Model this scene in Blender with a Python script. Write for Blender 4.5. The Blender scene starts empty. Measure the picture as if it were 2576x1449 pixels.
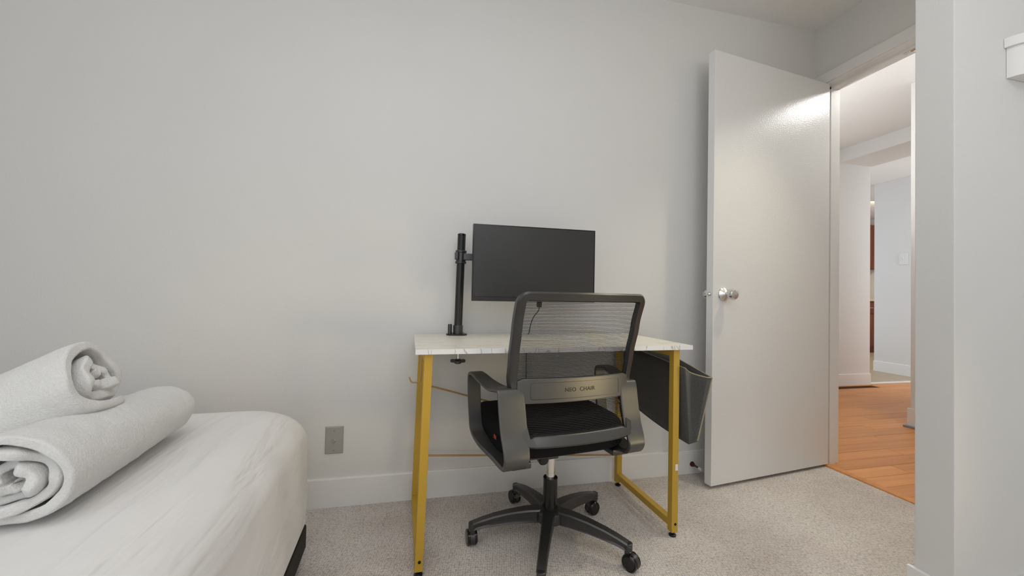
import bpy, bmesh, math, random
from mathutils import Vector, Matrix
random.seed(7)
scene = bpy.context.scene
C = scene.collection
PI = math.pi

# ------------------------------------------------------------------ camera
F_PX = 987.2
yaw, pitch, roll = 0.2257, 0.0182, 0.0200
fwd = Vector((math.sin(yaw)*math.cos(pitch), math.cos(yaw)*math.cos(pitch), math.sin(pitch)))
rgt = Vector((math.cos(yaw), -math.sin(yaw), 0))
up = rgt.cross(fwd)
r2 = rgt*math.cos(roll) + up*math.sin(roll)
u2 = -rgt*math.sin(roll) + up*math.cos(roll)
cam_d = bpy.data.cameras.new('camera')
cam = bpy.data.objects.new('camera', cam_d); C.objects.link(cam)
M = Matrix((r2, u2, -fwd)).transposed().to_4x4()
M.translation = (0, 0, 0.92)
cam.matrix_world = M
cam_d.sensor_fit = 'HORIZONTAL'; cam_d.sensor_width = 36
cam_d.lens = F_PX*36/2576
cam_d.clip_start = 0.02
scene.camera = cam

# ------------------------------------------------------------------ world, lights, exposure
w = bpy.data.worlds.new('daylight'); scene.world = w; w.use_nodes = True
w.node_tree.nodes['Background'].inputs[0].default_value = (0.85, 0.92, 1.0, 1)
w.node_tree.nodes['Background'].inputs[1].default_value = 1.0
vs = scene.view_settings
vs.view_transform = 'Standard'; vs.look = 'None'; vs.gamma = 1; vs.use_curve_mapping = False
vs.exposure = -0.05

def area(name, loc, target, sx, sy, power, col, spread=PI):
    d = bpy.data.lights.new(name, 'AREA'); d.shape = 'RECTANGLE'; d.size = sx; d.size_y = sy
    d.energy = power; d.color = col; d.spread = spread
    o = bpy.data.objects.new(name, d); C.objects.link(o); o.location = loc
    o.rotation_euler = (Vector(target)-Vector(loc)).to_track_quat('-Z', 'Y').to_euler()
    return o
# daylight coming in by the window in the wall behind the camera
area('window_daylight', (-0.5, -2.52, 1.35), (-0.3, 1.8, 1.05), 2.4, 1.9, 7, (0.96, 0.98, 1.0))
# added side light in the left wall, lifting the wall above the door
area('side_fill', (-2.24, -1.25, 1.5), (2.0, 0.6, 1.5), 1.2, 1.5, 5, (0.96, 0.98, 1.0))
# added upward fill behind the camera, bounced off the ceiling for flat light
area('up_fill', (0.60, -0.55, 1.55), (0.90, -0.25, 2.5), 0.8, 0.8, 8, (0.98, 0.985, 1.0))
# two more added fills: upward on the left, downward further back
area('left_up_fill', (-1.6, -0.9, 1.2), (-1.6, -0.9, 3), 0.7, 0.7, 7, (0.98, 0.985, 1.0))
area('rear_fill', (0.6, -1.3, 2.46), (0.6, -1.3, 0), 1.2, 1.2, 12, (1.0, 1.0, 0.995))
# added downward fill above the camera, lifting carpet, bed and lower wall
area('top_fill', (-0.1, 0.2, 2.46), (-0.1, 0.2, 0), 1.2, 1.2, 7.5, (1.0, 1.0, 0.995))
# warm recessed downlight in the ceiling by the door
def spot(name, loc, target, power, col, cone, blend, radius):
    d = bpy.data.lights.new(name, 'SPOT'); d.energy = power; d.color = col
    d.spot_size = math.radians(cone); d.spot_blend = blend; d.shadow_soft_size = radius
    o = bpy.data.objects.new(name, d); C.objects.link(o); o.location = loc
    o.rotation_euler = (Vector(target)-Vector(loc)).to_track_quat('-Z', 'Y').to_euler()
spot('room_downlight', (1.80, 1.08, 2.47), (1.30, 1.15, 0), 34, (1.0, 0.90, 0.68), 80, 0.8, 0.05)
# added warm panel beside the camera, giving the chair a golden sheen
area('warm_fill', (2.10, -0.12, 0.42), (0.66, 1.2, 0.6), 1.05, 0.5, 0.72, (1.0, 0.78, 0.40), math.radians(28))
d_ = bpy.data.lights.new('hall_light', 'POINT'); d_.energy = 15; d_.color = (1.0, 0.98, 0.95); d_.shadow_soft_size = 0.06
hl_ = bpy.data.objects.new('hall_light', d_); C.objects.link(hl_); hl_.location = (3.10, 1.27, 2.475)
area('hall_up_fill', (2.62, 2.75, 1.4), (2.75, 2.7, 3), 0.35, 0.35, 11.5, (0.95, 0.98, 1.0))  # unseen fill aimed up, added to brighten the hall ceiling
area('living_fill', (5.63, 1.7, 1.45), (5.1, 3.3, 1.35), 0.6, 1.9, 18, (0.97, 0.98, 1.0))  # fill hidden round the corner, added to brighten the hall walls
area('kitchen_light', (7.0, 4.6, 2.45), (7.4, 5.4, .8), 0.5, 0.5, 20, (1.0, 0.85, 0.68))

# ------------------------------------------------------------------ materials
def nmat(name):
    m = bpy.data.materials.new(name); m.use_nodes = True
    nt = m.node_tree
    return m, nt, nt.nodes['Principled BSDF'], nt.links
def node(nt, t, **kw):
    n = nt.nodes.new(t)
    for k, v in kw.items():
        if k in n.inputs.keys(): n.inputs[k].default_value = v
        else: setattr(n, k, v)
    return n
def coords(nt, scale=(1, 1, 1), rot=(0, 0, 0), obj=True):
    tc = node(nt, 'ShaderNodeTexCoord'); mp = node(nt, 'ShaderNodeMapping')
    mp.inputs['Scale'].default_value = scale; mp.inputs['Rotation'].default_value = rot
    nt.links.new(tc.outputs['Object'], mp.inputs['Vector'])
    return mp.outputs['Vector']
def ramp(nt, fac, stops):
    r = node(nt, 'ShaderNodeValToRGB')
    e = r.color_ramp.elements
    while len(e) < len(stops): e.new(0.5)
    for el, (p, c) in zip(e, stops):
        el.position = p; el.color = c if len(c) == 4 else (*c, 1)
    nt.links.new(fac, r.inputs['Fac'])
    return r.outputs['Color']
def bump(nt, bsdf, height, strength, dist):
    b = node(nt, 'ShaderNodeBump', Strength=strength, Distance=dist)
    nt.links.new(height, b.inputs['Height']); nt.links.new(b.outputs['Normal'], bsdf.inputs['Normal'])
def plain(name, col, rough=0.5, metal=0.0, noise=None, coat=0.0, spec=0.5):
    m, nt, b, L = nmat(name)
    b.inputs['Base Color'].default_value = (*col, 1); b.inputs['Roughness'].default_value = rough
    b.inputs['Metallic'].default_value = metal; b.inputs['Coat Weight'].default_value = coat
    b.inputs['Specular IOR Level'].default_value = spec
    if noise:
        sc, st, di = noise
        n = node(nt, 'ShaderNodeTexNoise', Scale=sc, Detail=3.0)
        L.new(coords(nt), n.inputs['Vector']); bump(nt, b, n.outputs['Fac'], st, di)
    return m
def paint(name, col, rough, bscale, bstr, scuffs=True):
    m, nt, b, L = nmat(name)
    v = coords(nt)
    big = node(nt, 'ShaderNodeTexNoise', Scale=1.6, Detail=3.0); L.new(v, big.inputs['Vector'])
    base = ramp(nt, big.outputs['Fac'], [(0.3, tuple(c*0.975 for c in col)), (0.7, col)])
    if scuffs:
        v2 = coords(nt, (1.0, 1.0, 4.5), (0.5, 0.3, 0.4))
        s = node(nt, 'ShaderNodeTexNoise', Scale=7.0, Detail=9.0, Roughness=0.75); L.new(v2, s.inputs['Vector'])
        f = ramp(nt, s.outputs['Fac'], [(0.70, (0, 0, 0)), (0.78, (0.45, 0.45, 0.45))])
        mx = node(nt, 'ShaderNodeMix', data_type='RGBA')
        L.new(f, mx.inputs[0]); L.new(base, mx.inputs[6]); mx.inputs[7].default_value = (0.42, 0.40, 0.38, 1)
        base = mx.outputs[2]
    L.new(base, b.inputs['Base Color'])
    b.inputs['Roughness'].default_value = rough
    n = node(nt, 'ShaderNodeTexNoise', Scale=bscale, Detail=4.0); L.new(v, n.inputs['Vector'])
    bump(nt, b, n.outputs['Fac'], bstr, 0.002)
    return m
M_wall = paint('wall_paint', (0.785, 0.777, 0.757), 0.55, 160, 0.25)
M_ceil = paint('ceiling_paint', (0.90, 0.89, 0.87), 0.8, 120, 0.3, False)
M_trim = paint('trim_paint', (0.88, 0.87, 0.85), 0.42, 60, 0.25, False)
M_door = paint('door_paint', (0.82, 0.815, 0.80), 0.22, 150, 0.36, False)

def carpet():
    m, nt, b, L = nmat('loop_carpet')
    v = coords(nt, (1, 1, 1), (0, 0, math.radians(12)))
    vo = node(nt, 'ShaderNodeTexVoronoi', Scale=125.0, Randomness=0.42); L.new(v, vo.inputs['Vector'])
    fine = node(nt, 'ShaderNodeTexNoise', Scale=420.0, Detail=2.0); L.new(v, fine.inputs['Vector'])
    blot = node(nt, 'ShaderNodeTexNoise', Scale=2.6, Detail=5.0, Roughness=0.6); L.new(v, blot.inputs['Vector'])
    c1 = ramp(nt, vo.outputs['Distance'], [(0.2, (0.92, 0.855, 0.79)), (0.6, (0.68, 0.625, 0.575)), (0.9, (0.32, 0.285, 0.26))])
    c2 = ramp(nt, blot.outputs['Fac'], [(0.3, (0.80, 0.77, 0.76)), (0.6, (1, 1, 1))])
    mx = node(nt, 'ShaderNodeMix', data_type='RGBA', blend_type='MULTIPLY'); mx.inputs[0].default_value = 1
    L.new(c1, mx.inputs[6]); L.new(c2, mx.inputs[7]); L.new(mx.outputs[2], b.inputs['Base Color'])
    b.inputs['Roughness'].default_value = 0.95; b.inputs['Specular IOR Level'].default_value = 0.1
    ad = node(nt, 'ShaderNodeMath', operation='MULTIPLY_ADD'); ad.inputs[1].default_value = -1.0
    L.new(vo.outputs['Distance'], ad.inputs[0]); L.new(fine.outputs['Fac'], ad.inputs[2])
    bump(nt, b, ad.outputs[0], 0.75, 0.004)
    return m
M_carpet = carpet()

def wood(name, c1, c2, c3, rough, along='X'):
    m, nt, b, L = nmat(name)
    sc = {'X': (1.2, 26, 26), 'Z': (26, 26, 1.2)}[along]
    v = coords(nt, sc)
    oi = node(nt, 'ShaderNodeObjectInfo')
    n = node(nt, 'ShaderNodeTexNoise', noise_dimensions='4D', Scale=1.0, Detail=5.0, Roughness=0.55)
    L.new(v, n.inputs['Vector'])
    mu = node(nt, 'ShaderNodeMath', operation='MULTIPLY'); mu.inputs[1].default_value = 40
    L.new(oi.outputs['Random'], mu.inputs[0]); L.new(mu.outputs[0], n.inputs['W'])
    col = ramp(nt, n.outputs['Fac'], [(0.3, c1), (0.5, c2), (0.72, c3)])
    hs = node(nt, 'ShaderNodeHueSaturation')
    mr = node(nt, 'ShaderNodeMapRange'); mr.inputs['To Min'].default_value = 0.90; mr.inputs['To Max'].default_value = 1.07
    L.new(oi.outputs['Random'], mr.inputs['Value']); L.new(mr.outputs[0], hs.inputs['Value']); L.new(col, hs.inputs['Color'])
    L.new(hs.outputs['Color'], b.inputs['Base Color']); b.inputs['Roughness'].default_value = rough; b.inputs['Specular IOR Level'].default_value = 0.35
    bump(nt, b, n.outputs['Fac'], 0.06, 0.001)
    return m
M_plank = wood('orange_laminate', (0.66, 0.265, 0.075), (0.74, 0.315, 0.10), (0.82, 0.385, 0.135), 0.40)
M_cab = wood('cherry_cabinet', (0.16, 0.035, 0.015), (0.22, 0.055, 0.022), (0.30, 0.085, 0.035), 0.35, 'Z')

def marble(name, base, vein, edge):
    m, nt, b, L = nmat(name)
    if edge: v = coords(nt, (11, 3, 5), (0, 0.75, 0))
    else: v = coords(nt, (1.5, 7.0, 1), (0, 0, math.radians(-4)))
    n1 = node(nt, 'ShaderNodeTexNoise', Scale=1.4 if edge else 2.2, Detail=2.0 if edge else 6.0, Roughness=0.5, Distortion=0.3 if edge else 0.6); L.new(v, n1.inputs['Vector'])
    if edge:
        f = ramp(nt, n1.outputs['Fac'], [(0.485, (0, 0, 0)), (0.50, (0.8, 0.8, 0.8)), (0.515, (0, 0, 0))])
    else:
        f = ramp(nt, n1.outputs['Fac'], [(0.485, (0, 0, 0)), (0.50, (0.5, 0.5, 0.5)), (0.515, (0, 0, 0))])
    mx = node(nt, 'ShaderNodeMix', data_type='RGBA')
    L.new(f, mx.inputs[0]); mx.inputs[6].default_value = (*base, 1); mx.inputs[7].default_value = (*vein, 1)
    L.new(mx.outputs[2], b.inputs['Base Color']); b.inputs['Roughness'].default_value = 0.38
    return m
M_marble = marble('marble_laminate', (0.86, 0.83, 0.735), (0.60, 0.48, 0.34), False)
M_medge = marble('marble_edge_band', (0.80, 0.81, 0.83), (0.30, 0.31, 0.36), True)

def fabric(name, col, rough, scale, strength, dist, var=0.06, sheen=0.3):
    m, nt, b, L = nmat(name)
    v = coords(nt)
    n = node(nt, 'ShaderNodeTexNoise', Scale=scale, Detail=4.0, Roughness=0.7); L.new(v, n.inputs['Vector'])
    c = ramp(nt, n.outputs['Fac'], [(0.3, tuple(x*(1-var) for x in col)), (0.7, tuple(x*(1+var) for x in col))])
    L.new(c, b.inputs['Base Color']); b.inputs['Roughness'].default_value = rough
    b.inputs['Sheen Weight'].default_value = sheen; b.inputs['Specular IOR Level'].default_value = 0.15
    bump(nt, b, n.outputs['Fac'], strength, dist)
    return m
M_towel = fabric('white_terry', (0.84, 0.83, 0.81), 1.0, 230, 0.8, 0.004, 0.04, 0.3)
M_bag = fabric('charcoal_felt', (0.075, 0.075, 0.070), 1.0, 520, 0.5, 0.002, 0.65, 0.2)
M_seat = fabric('black_seat_fabric', (0.010, 0.010, 0.011), 0.95, 650, 0.35, 0.001, 0.5, 0.0)
M_hem = fabric('khaki_binding', (0.34, 0.30, 0.19), 0.9, 400, 0.3, 0.001)

def sheet():
    m, nt, b, L = nmat('white_sheet')
    b.inputs['Base Color'].default_value = (0.84, 0.825, 0.81, 1); b.inputs['Roughness'].default_value = 0.85
    b.inputs['Sheen Weight'].default_value = 0.15; b.inputs['Specular IOR Level'].default_value = 0.2
    v = coords(nt, (17, 3.0, 5), (0, 0, math.radians(-14)))
    n = node(nt, 'ShaderNodeTexNoise', Scale=1.0, Detail=3.0, Roughness=0.5, Distortion=0.4); L.new(v, n.inputs['Vector'])
    # creases gather towards the long open side of the bed
    tc = node(nt, 'ShaderNodeTexCoord'); sx = node(nt, 'ShaderNodeSeparateXYZ'); L.new(tc.outputs['Object'], sx.inputs[0])
    mr = node(nt, 'ShaderNodeMapRange'); mr.inputs['From Min'].default_value = -0.42; mr.inputs['From Max'].default_value = -0.05
    L.new(sx.outputs['X'], mr.inputs['Value'])
    mu = node(nt, 'ShaderNodeMath', operation='MULTIPLY'); L.new(n.outputs['Fac'], mu.inputs[0]); L.new(mr.outputs[0], mu.inputs[1])
    bump(nt, b, mu.outputs[0], 0.8, 0.03)
    return m
M_sheet = sheet()
M_black = plain('black_powder_coat', (0.012, 0.012, 0.013), 0.38, 0, (300, 0.1, 0.0005))
M_plastic = plain('black_nylon_plastic', (0.016, 0.016, 0.016), 0.36, 0, (900, 0.22, 0.0004), spec=0.95)
M_nylon_lit = plain('black_nylon_lit', (0.042, 0.042, 0.042), 0.38, 0, (900, 0.22, 0.0004), spec=0.95)  # same black nylon, paler base stands in for reflected light on arms and brace
M_gloss = plain('black_gloss_plastic', (0.008, 0.008, 0.008), 0.16)
M_strand = plain('black_mesh_strand', (0.010, 0.010, 0.010), 0.7)
M_screen = plain('dark_screen', (0.022, 0.022, 0.022), 0.34, 0, (500, 0.05, 0.0003), spec=0.6)
M_bezel = plain('black_bezel', (0.02, 0.02, 0.021), 0.4)
M_gold = plain('mustard_powder_coat', (0.54, 0.335, 0.035), 0.42, 0.0, (500, 0.08, 0.0004))
M_rod = plain('gold_wire', (0.50, 0.30, 0.09), 0.4, 0.2)
M_chrome = plain('chrome', (0.80, 0.79, 0.77), 0.16, 1.0)
M_satin = plain('satin_nickel', (0.72, 0.71, 0.69), 0.26, 1.0)
M_plate = plain('grey_wall_plate', (0.40, 0.385, 0.36), 0.45, 0.0)
M_white = plain('white_plastic', (0.82, 0.81, 0.79), 0.4)
M_bronze = plain('dark_bronze', (0.075, 0.026, 0.013), 0.4, 0.5)
M_bedbase = plain('black_bed_base', (0.014, 0.012, 0.010), 0.8, 0, (400, 0.2, 0.0005))
M_red = plain('orange_red_tag', (0.36, 0.06, 0.025), 0.7)
M_ink = plain('engraved_black', (0.006, 0.006, 0.006), 0.5)
M_tile = plain('beige_tile', (0.50, 0.40, 0.28), 0.45)
M_grout = plain('tile_grout', (0.40, 0.34, 0.27), 0.9)
M_stone = plain('cream_counter', (0.72, 0.62, 0.45), 0.4)
M_subfloor = plain('plank_underlay', (0.10, 0.035, 0.012), 0.9)
M_grey = plain('grey_vinyl', (0.28, 0.28, 0.32), 0.6)

# ------------------------------------------------------------------ mesh helpers
def obj(name, bm, mat, parent=None, smooth=35):
    me = bpy.data.meshes.new(name)
    bmesh.ops.recalc_face_normals(bm, faces=bm.faces[:])
    bm.to_mesh(me); bm.free()
    mats = mat if isinstance(mat, (list, tuple)) else [mat]
    for m in mats: me.materials.append(m)
    if smooth:
        me.polygons.foreach_set('use_smooth', [True]*len(me.polygons))
        me.set_sharp_from_angle(angle=math.radians(smooth))
    o = bpy.data.objects.new(name, me); C.objects.link(o)
    if parent: o.parent = parent
    if smooth and len(me.polygons) < 1500:   # keep big flat faces flat beside their rounded edges
        wn = o.modifiers.new('normals', 'WEIGHTED_NORMAL'); wn.keep_sharp = True; wn.weight = 100
    return o
def thing(name, label, cat, loc=(0, 0, 0), rz=0.0, group=None):
    o = bpy.data.objects.new(name, None); C.objects.link(o)
    o.location = loc; o.rotation_euler = (0, 0, rz); o.empty_display_size = 0.1
    o['label'] = label; o['category'] = cat
    if group: o['group'] = group
    return o
def tag(o, label, cat, group=None):
    o['label'] = label; o['category'] = cat
    if group: o['group'] = group
    return o
def struct(name, bm, mat, label=None, parent=None, smooth=35):
    o = obj(name, bm, mat, parent, smooth)
    if parent is None: o['kind'] = 'structure'
    if label: o['label'] = label
    return o
def B(): return bmesh.new()
def box(bm, lo, hi, bev=0.0, seg=2, mi=0):
    lo = Vector(lo); hi = Vector(hi)
    g = bmesh.ops.create_cube(bm, size=1.0)
    vs_ = g['verts']; s = hi-lo; c = (lo+hi)/2
    for v in vs_: v.co = Vector((v.co.x*s.x, v.co.y*s.y, v.co.z*s.z))+c
    fs = {f for v in vs_ for f in v.link_faces}
    for f in fs: f.material_index = mi
    if bev > 0:
        es = list({e for v in vs_ for e in v.link_edges})
        r = bmesh.ops.bevel(bm, geom=es, offset=bev, segments=seg, affect='EDGES', profile=0.5)
        for f in r['faces']: f.material_index = mi
    return bm
def obox(bm, c, size, rot, bev=0.0, seg=2):
    """box with centre, size and a rotation matrix"""
    t = bmesh.new(); s = Vector(size)/2
    box(t, -s, s, bev, seg)
    t.transform(Matrix.Translation(c) @ rot.to_4x4())
    me = bpy.data.meshes.new('t'); t.to_mesh(me); t.free(); bm.from_mesh(me); bpy.data.meshes.remove(me)
def frame_axes(d):
    d = d.normalized(); a = Vector((0, 0, 1)) if abs(d.z) < 0.9 else Vector((1, 0, 0))
    x = d.cross(a).normalized(); return x, d.cross(x).normalized()
def tube(bm, pts, r, n=12, caps=True):
    pts = [Vector(p) for p in pts]; rs = r if isinstance(r, (list, tuple)) else [r]*len(pts)
    rings = []; px = None
    for i, p in enumerate(pts):
        d = (pts[min(i+1, len(pts)-1)]-pts[max(i-1, 0)]).normalized()
        if px is None: x, y = frame_axes(d)
        else:
            x = (px-d*px.dot(d)).normalized(); y = d.cross(x)
        px = x
        rings.append([bm.verts.new(p+(x*math.cos(2*PI*k/n)+y*math.sin(2*PI*k/n))*rs[i]) for k in range(n)])
    for a, b in zip(rings, rings[1:]):
        for k in range(n): bm.faces.new((a[k], a[(k+1) % n], b[(k+1) % n], b[k]))
    if caps: bm.faces.new(rings[0][::-1]); bm.faces.new(rings[-1])
    return bm
def lathe(bm, prof, o=(0, 0, 0), axis=(0, 0, 1), n=28):
    """profile [(radius, height)] turned about an axis"""
    ax = Vector(axis).normalized(); x, y = frame_axes(ax); o = Vector(o); rings = []
    for r, h in prof:
        if r < 1e-5: rings.append([bm.verts.new(o+ax*h)])
        else: rings.append([bm.verts.new(o+ax*h+(x*math.cos(2*PI*k/n)+y*math.sin(2*PI*k/n))*r) for k in range(n)])
    for a, b in zip(rings, rings[1:]):
        for k in range(n):
            q = [a[k % len(a)], a[(k+1) % len(a)], b[(k+1) % len(b)], b[k % len(b)]]
            u = []
            for v in q:
                if v not in u: u.append(v)
            if len(u) > 2: bm.faces.new(u)
    if len(rings[0]) > 1: bm.faces.new(rings[0][::-1])
    if len(rings[-1]) > 1: bm.faces.new(rings[-1])
    return bm
def loft(bm, secs, closed=False, caps=True):
    rings = [[bm.verts.new(p) for p in s] for s in secs]
    n = len(rings[0]); pairs = list(zip(rings, rings[1:]))
    if closed: pairs.append((rings[-1], rings[0]))
    for a, b in pairs:
        for k in range(n): bm.faces.new((a[k], a[(k+1) % n], b[(k+1) % n], b[k]))
    if caps and not closed: bm.faces.new(rings[0][::-1]); bm.faces.new(rings[-1])
    return bm
def catmull(P, k=6, closed=False):
    P = [Vector(p) for p in P]; n = len(P); out = []
    rng = range(n if closed else n-1)
    for i in rng:
        if closed: a, b, c, d = P[(i-1) % n], P[i], P[(i+1) % n], P[(i+2) % n]
        else: a, b, c, d = P[max(i-1, 0)], P[i], P[i+1], P[min(i+2, n-1)]
        for j in range(k):
            t = j/k
            out.append(0.5*((2*b)+(c-a)*t+(2*a-5*b+4*c-d)*t*t+(3*b-a-3*c+d)*t*t*t))
    if not closed: out.append(P[-1])
    return out
def interp(tab, x):
    if x <= tab[0][0]: return tab[0][1]
    for (x0, y0), (x1, y1) in zip(tab, tab[1:]):
        if x <= x1:
            t = (x-x0)/(x1-x0); t = t*t*(3-2*t)*0.5+t*0.5
            return y0+(y1-y0)*t
    return tab[-1][1]

# ------------------------------------------------------------------ room shell
XL, XR, YB, YF, ZC = -2.3, 2.222, 1.827, -2.6, 2.502
HALL_Z = 2.575
bm = B(); box(bm, (XL-.1, YF-.1, -0.05), (XR-0.004, YB+.1, 0.0)); struct('floor', bm, M_carpet, 'beige loop pile carpet floor of the bedroom')
bm = B(); box(bm, (XL-.1, YF-.1, ZC), (XR+.12, YB+.1, ZC+.08)); struct('ceiling', bm, M_ceil, 'white painted bedroom ceiling')
bm = B(); box(bm, (XL-.1, YB, 0), (XR+.12, YB+.1, ZC)); struct('wall_back', bm, M_wall, 'long off-white wall behind the desk')
bm = B()
box(bm, (XL-.1, YF-.1, 0), (XL, YB, .72)); box(bm, (XL-.1, YF-.1, 2.28), (XL, YB, ZC)); box(bm, (XL-.1, YF-.1, .72), (XL, -1.88, 2.28)); box(bm, (XL-.1, -.62, .72), (XL, YB, 2.28))
struct('wall_left', bm, M_wall, 'off-white wall on the left')
# wall behind the camera with the window the daylight comes through
bm = B()
box(bm, (XL-.1, YF-.1, 0), (XR+.12, YF, 0.38)); box(bm, (XL-.1, YF-.1, 2.32), (XR+.12, YF, ZC))
box(bm, (XL-.1, YF-.1, 0.38), (-1.72, YF, 2.32)); box(bm, (0.72, YF-.1, 0.38), (XR+.12, YF, 2.32))
struct('wall_front', bm, M_wall, 'off-white wall with the bedroom window')
bm = B()
for a, b in (((-1.72, 0.38), (-1.66, 2.32)), ((0.66, 0.38), (0.72, 2.32)), ((-1.66, 0.38), (0.66, 0.44)), ((-1.66, 2.26), (0.66, 2.32)), ((-0.53, 0.44), (-0.47, 2.26))):
    box(bm, (a[0], YF-.08, a[1]), (b[0], YF-.03, b[1]), 0.004)
struct('window_1', bm, M_white, 'white window frame behind the camera')
bm = B()
for a, b in (((-1.88, .72), (-1.82, 2.28)), ((-.68, .72), (-.62, 2.28)), ((-1.82, .72), (-.68, .78)), ((-1.82, 2.22), (-.68, 2.28)), ((-1.28, .78), (-1.22, 2.22))):
    box(bm, (XL-.08, a[0], a[1]), (XL-.03, b[0], b[1]), 0.004)
struct('side_fill_window', bm, M_white, 'white frame of the added, unseen window in the left wall')  # invented window, put in to hold the added side light
# right wall: a door opening by the far corner
OY0, OY1, OZ = 0.895, 1.800, 2.175
bm = B()
box(bm, (XR, YF-.1, 0), (XR+.12, OY0, ZC)); box(bm, (XR, OY1, 0), (XR+.12, YB+.1, ZC)); box(bm, (XR, OY0, OZ), (XR+.12, OY1, ZC))
struct('wall_right', bm, M_wall, 'off-white wall with the doorway to the hall')
# jambs with stops, casing
bm = B()
box(bm, (XR-.004, OY0, OZ-.02), (XR+.124, OY1, OZ)); box(bm, (XR+.045, OY0, OZ-.032), (XR+.085, OY1-.012, OZ-.02))
box(bm, (XR-.004, OY1-.016, 0), (XR+.124, OY1, OZ-.02)); box(bm, (XR+.045, OY1-.028, 0), (XR+.085, OY1-.016, OZ-.02))
struct('trim_1', bm, M_trim, 'white door jamb and stop of the doorway')
bm = B()
box(bm, (XR-.013, OY0, OZ-.014), (XR, OY1+.058, OZ+.045), 0.003)
box(bm, (XR-.013, OY1-.008, 0), (XR, OY1+.058, OZ-.014), 0.003)
struct('trim_2', bm, M_trim, 'flat white casing around the doorway')
bm = B(); lathe(bm, [(0.011, 0), (0.011, 0.004), (0.004, 0.007), (0, 0.0075)], (0, 0, 0), (0, 0, -1), 16)
box(bm, (-.0105, -.034, -.0022), (.0105, .034, 0), 0.0008, 1)
o = obj('latch_plate', bm, M_satin); o.location = (XR+.064, 1.40, OZ-.0322)
tag(o, 'small metal catch plate under the door head jamb', 'hardware')
# short partition that ends beside the doorway
PX, PY0, PY1 = 1.481, 0.808, 0.902
bm = B(); box(bm, (PX, PY0, 0), (XR-.0005, PY1, ZC), 0.004, 2); struct('wall_partition', bm, M_wall, 'short white partition wall ending beside the doorway')
# baseboards
def base_profile(bm, a, b, nrm, h=0.12, t=0.013):
    a = Vector((*a, 0)); b = Vector((*b, 0)); n = Vector((*nrm, 0))
    prof = [(0, 0), (t, 0), (t, h-.006), (t-.004, h), (0, h)]
    loft(bm, [[a+n*d+Vector((0, 0, z)) for d, z in prof], [b+n*d+Vector((0, 0, z)) for d, z in prof]])
bm = B(); base_profile(bm, (XL, YB), (XR, YB), (0, -1)); struct('baseboard_back', bm, M_trim, 'white painted baseboard along the back wall')
bm = B(); base_profile(bm, (XL, YF), (XL, YB-.013), (1, 0)); struct('baseboard_left', bm, M_trim, 'white painted baseboard on the left wall')
bm = B(); box(bm, (PX-.013, PY0-.013, 0), (PX, PY1+.013, 0.12), 0.003); box(bm, (PX, PY0-.013, 0), (XR, PY0, 0.12), 0.003)
struct('baseboard_partition', bm, M_trim, 'white baseboard wrapping the partition end')
# scuff-free threshold: edge strip of the wood floor
bm = B()
loft(bm, [[(XR-.004, y, 0), (XR-.003, y, .005), (XR+.004, y, .009), (XR+.03, y, .009), (XR+.034, y, 0)] for y in (OY0, OY1)])
o = struct('trim_3', bm, M_plank, 'orange wooden threshold strip between carpet and laminate')

# ------------------------------------------------------------------ hall beyond the doorway
bm = B(); box(bm, (XR-.004, -0.6, -0.06), (5.995, 3.43, -0.004)); hf = struct('floor_2', bm, M_subfloor, 'orange laminate plank floor of the hall')
pm = {}
def plank(x0, x1, y0, y1):
    L_ = round(x1-x0, 3); key = (L_, round(y1-y0, 4))
    if key not in pm:
        b_ = B(); box(b_, (0, 0, -.008), (L_-.0016, y1-y0-.0016, 0), 0.0012, 1)
        o_ = obj('plank', b_, M_plank, hf); pm[key] = o_.data
    else:
        o_ = bpy.data.objects.new('plank', pm[key]); C.objects.link(o_); o_.parent = hf
    o_.location = (x0, y0, random.uniform(-.0004, .0004)+.0)
PW = 0.098; HYW = 3.358
y = 0.62; row = 0
while y < 3.38:
    off = [0.0, 0.62, 0.27, 0.86, 0.45][row % 5]
    x = XR+.034; first = True
    if y+PW > HYW-.03: x = 4.875; first = False
    while x < 5.96:
        x1 = x + (0.35+off if first else 1.15); first = False
        if 5.975-x1 < 0.25: x1 = 5.975
        x1 = min(x1, 5.975)
        plank(x, x1, y, min(y+PW, 3.405)); x = x1
    y += PW; row += 1
HYW = 3.358
bm = B(); box(bm, (XR+.12, HYW, 0), (4.852, HYW+.11, HALL_Z)); struct('wall_hall_back', bm, M_wall, 'white hall wall facing the doorway')
bm = B(); box(bm, (3.557, -0.6, 0), (5.3, 2.19, HALL_Z), 0.004); struct('wall_hall_right', bm, M_wall, 'bright white wall end across the hall')
bm = B(); box(bm, (5.99, 1.5, 0), (6.10, 4.095, 2.53), 0.003); struct('wall_hall_far', bm, M_wall, 'white far wall with a light switch')
bm = B(); box(bm, (XR+.12, 1.9, 0), (XR+.125, HYW, HALL_Z)); struct('wall_hall_left', bm, M_wall, 'white wall on the left of the hall')
bm = B(); box(bm, (XR+.12, -0.7, 0), (5.3, -0.6, HALL_Z)); struct('wall_hall_near', bm, M_wall, 'white wall at the near end of the hall')
bm = B(); box(bm, (XR, -0.7, HALL_Z), (4.9, 3.47, HALL_Z+.06)); struct('ceiling_2', bm, M_ceil, 'white hall ceiling')
bm = B(); box(bm, (4.86, 1.4, 2.53), (8.6, 6.3, 2.60)); struct('ceiling_3', bm, M_ceil, 'white ceiling beyond the beam')
bm = B(); box(bm, (4.41, 1.2, 2.435), (4.87, HYW-.0005, HALL_Z-.0005)); struct('trim_4', bm, M_wall, 'dropped white ceiling beam across the hall')
bm = B(); base_profile(bm, (XR+.125, HYW), (4.852, HYW), (0, -1), 0.135); struct('baseboard_hall_back', bm, M_trim, 'white baseboard of the hall wall')
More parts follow.
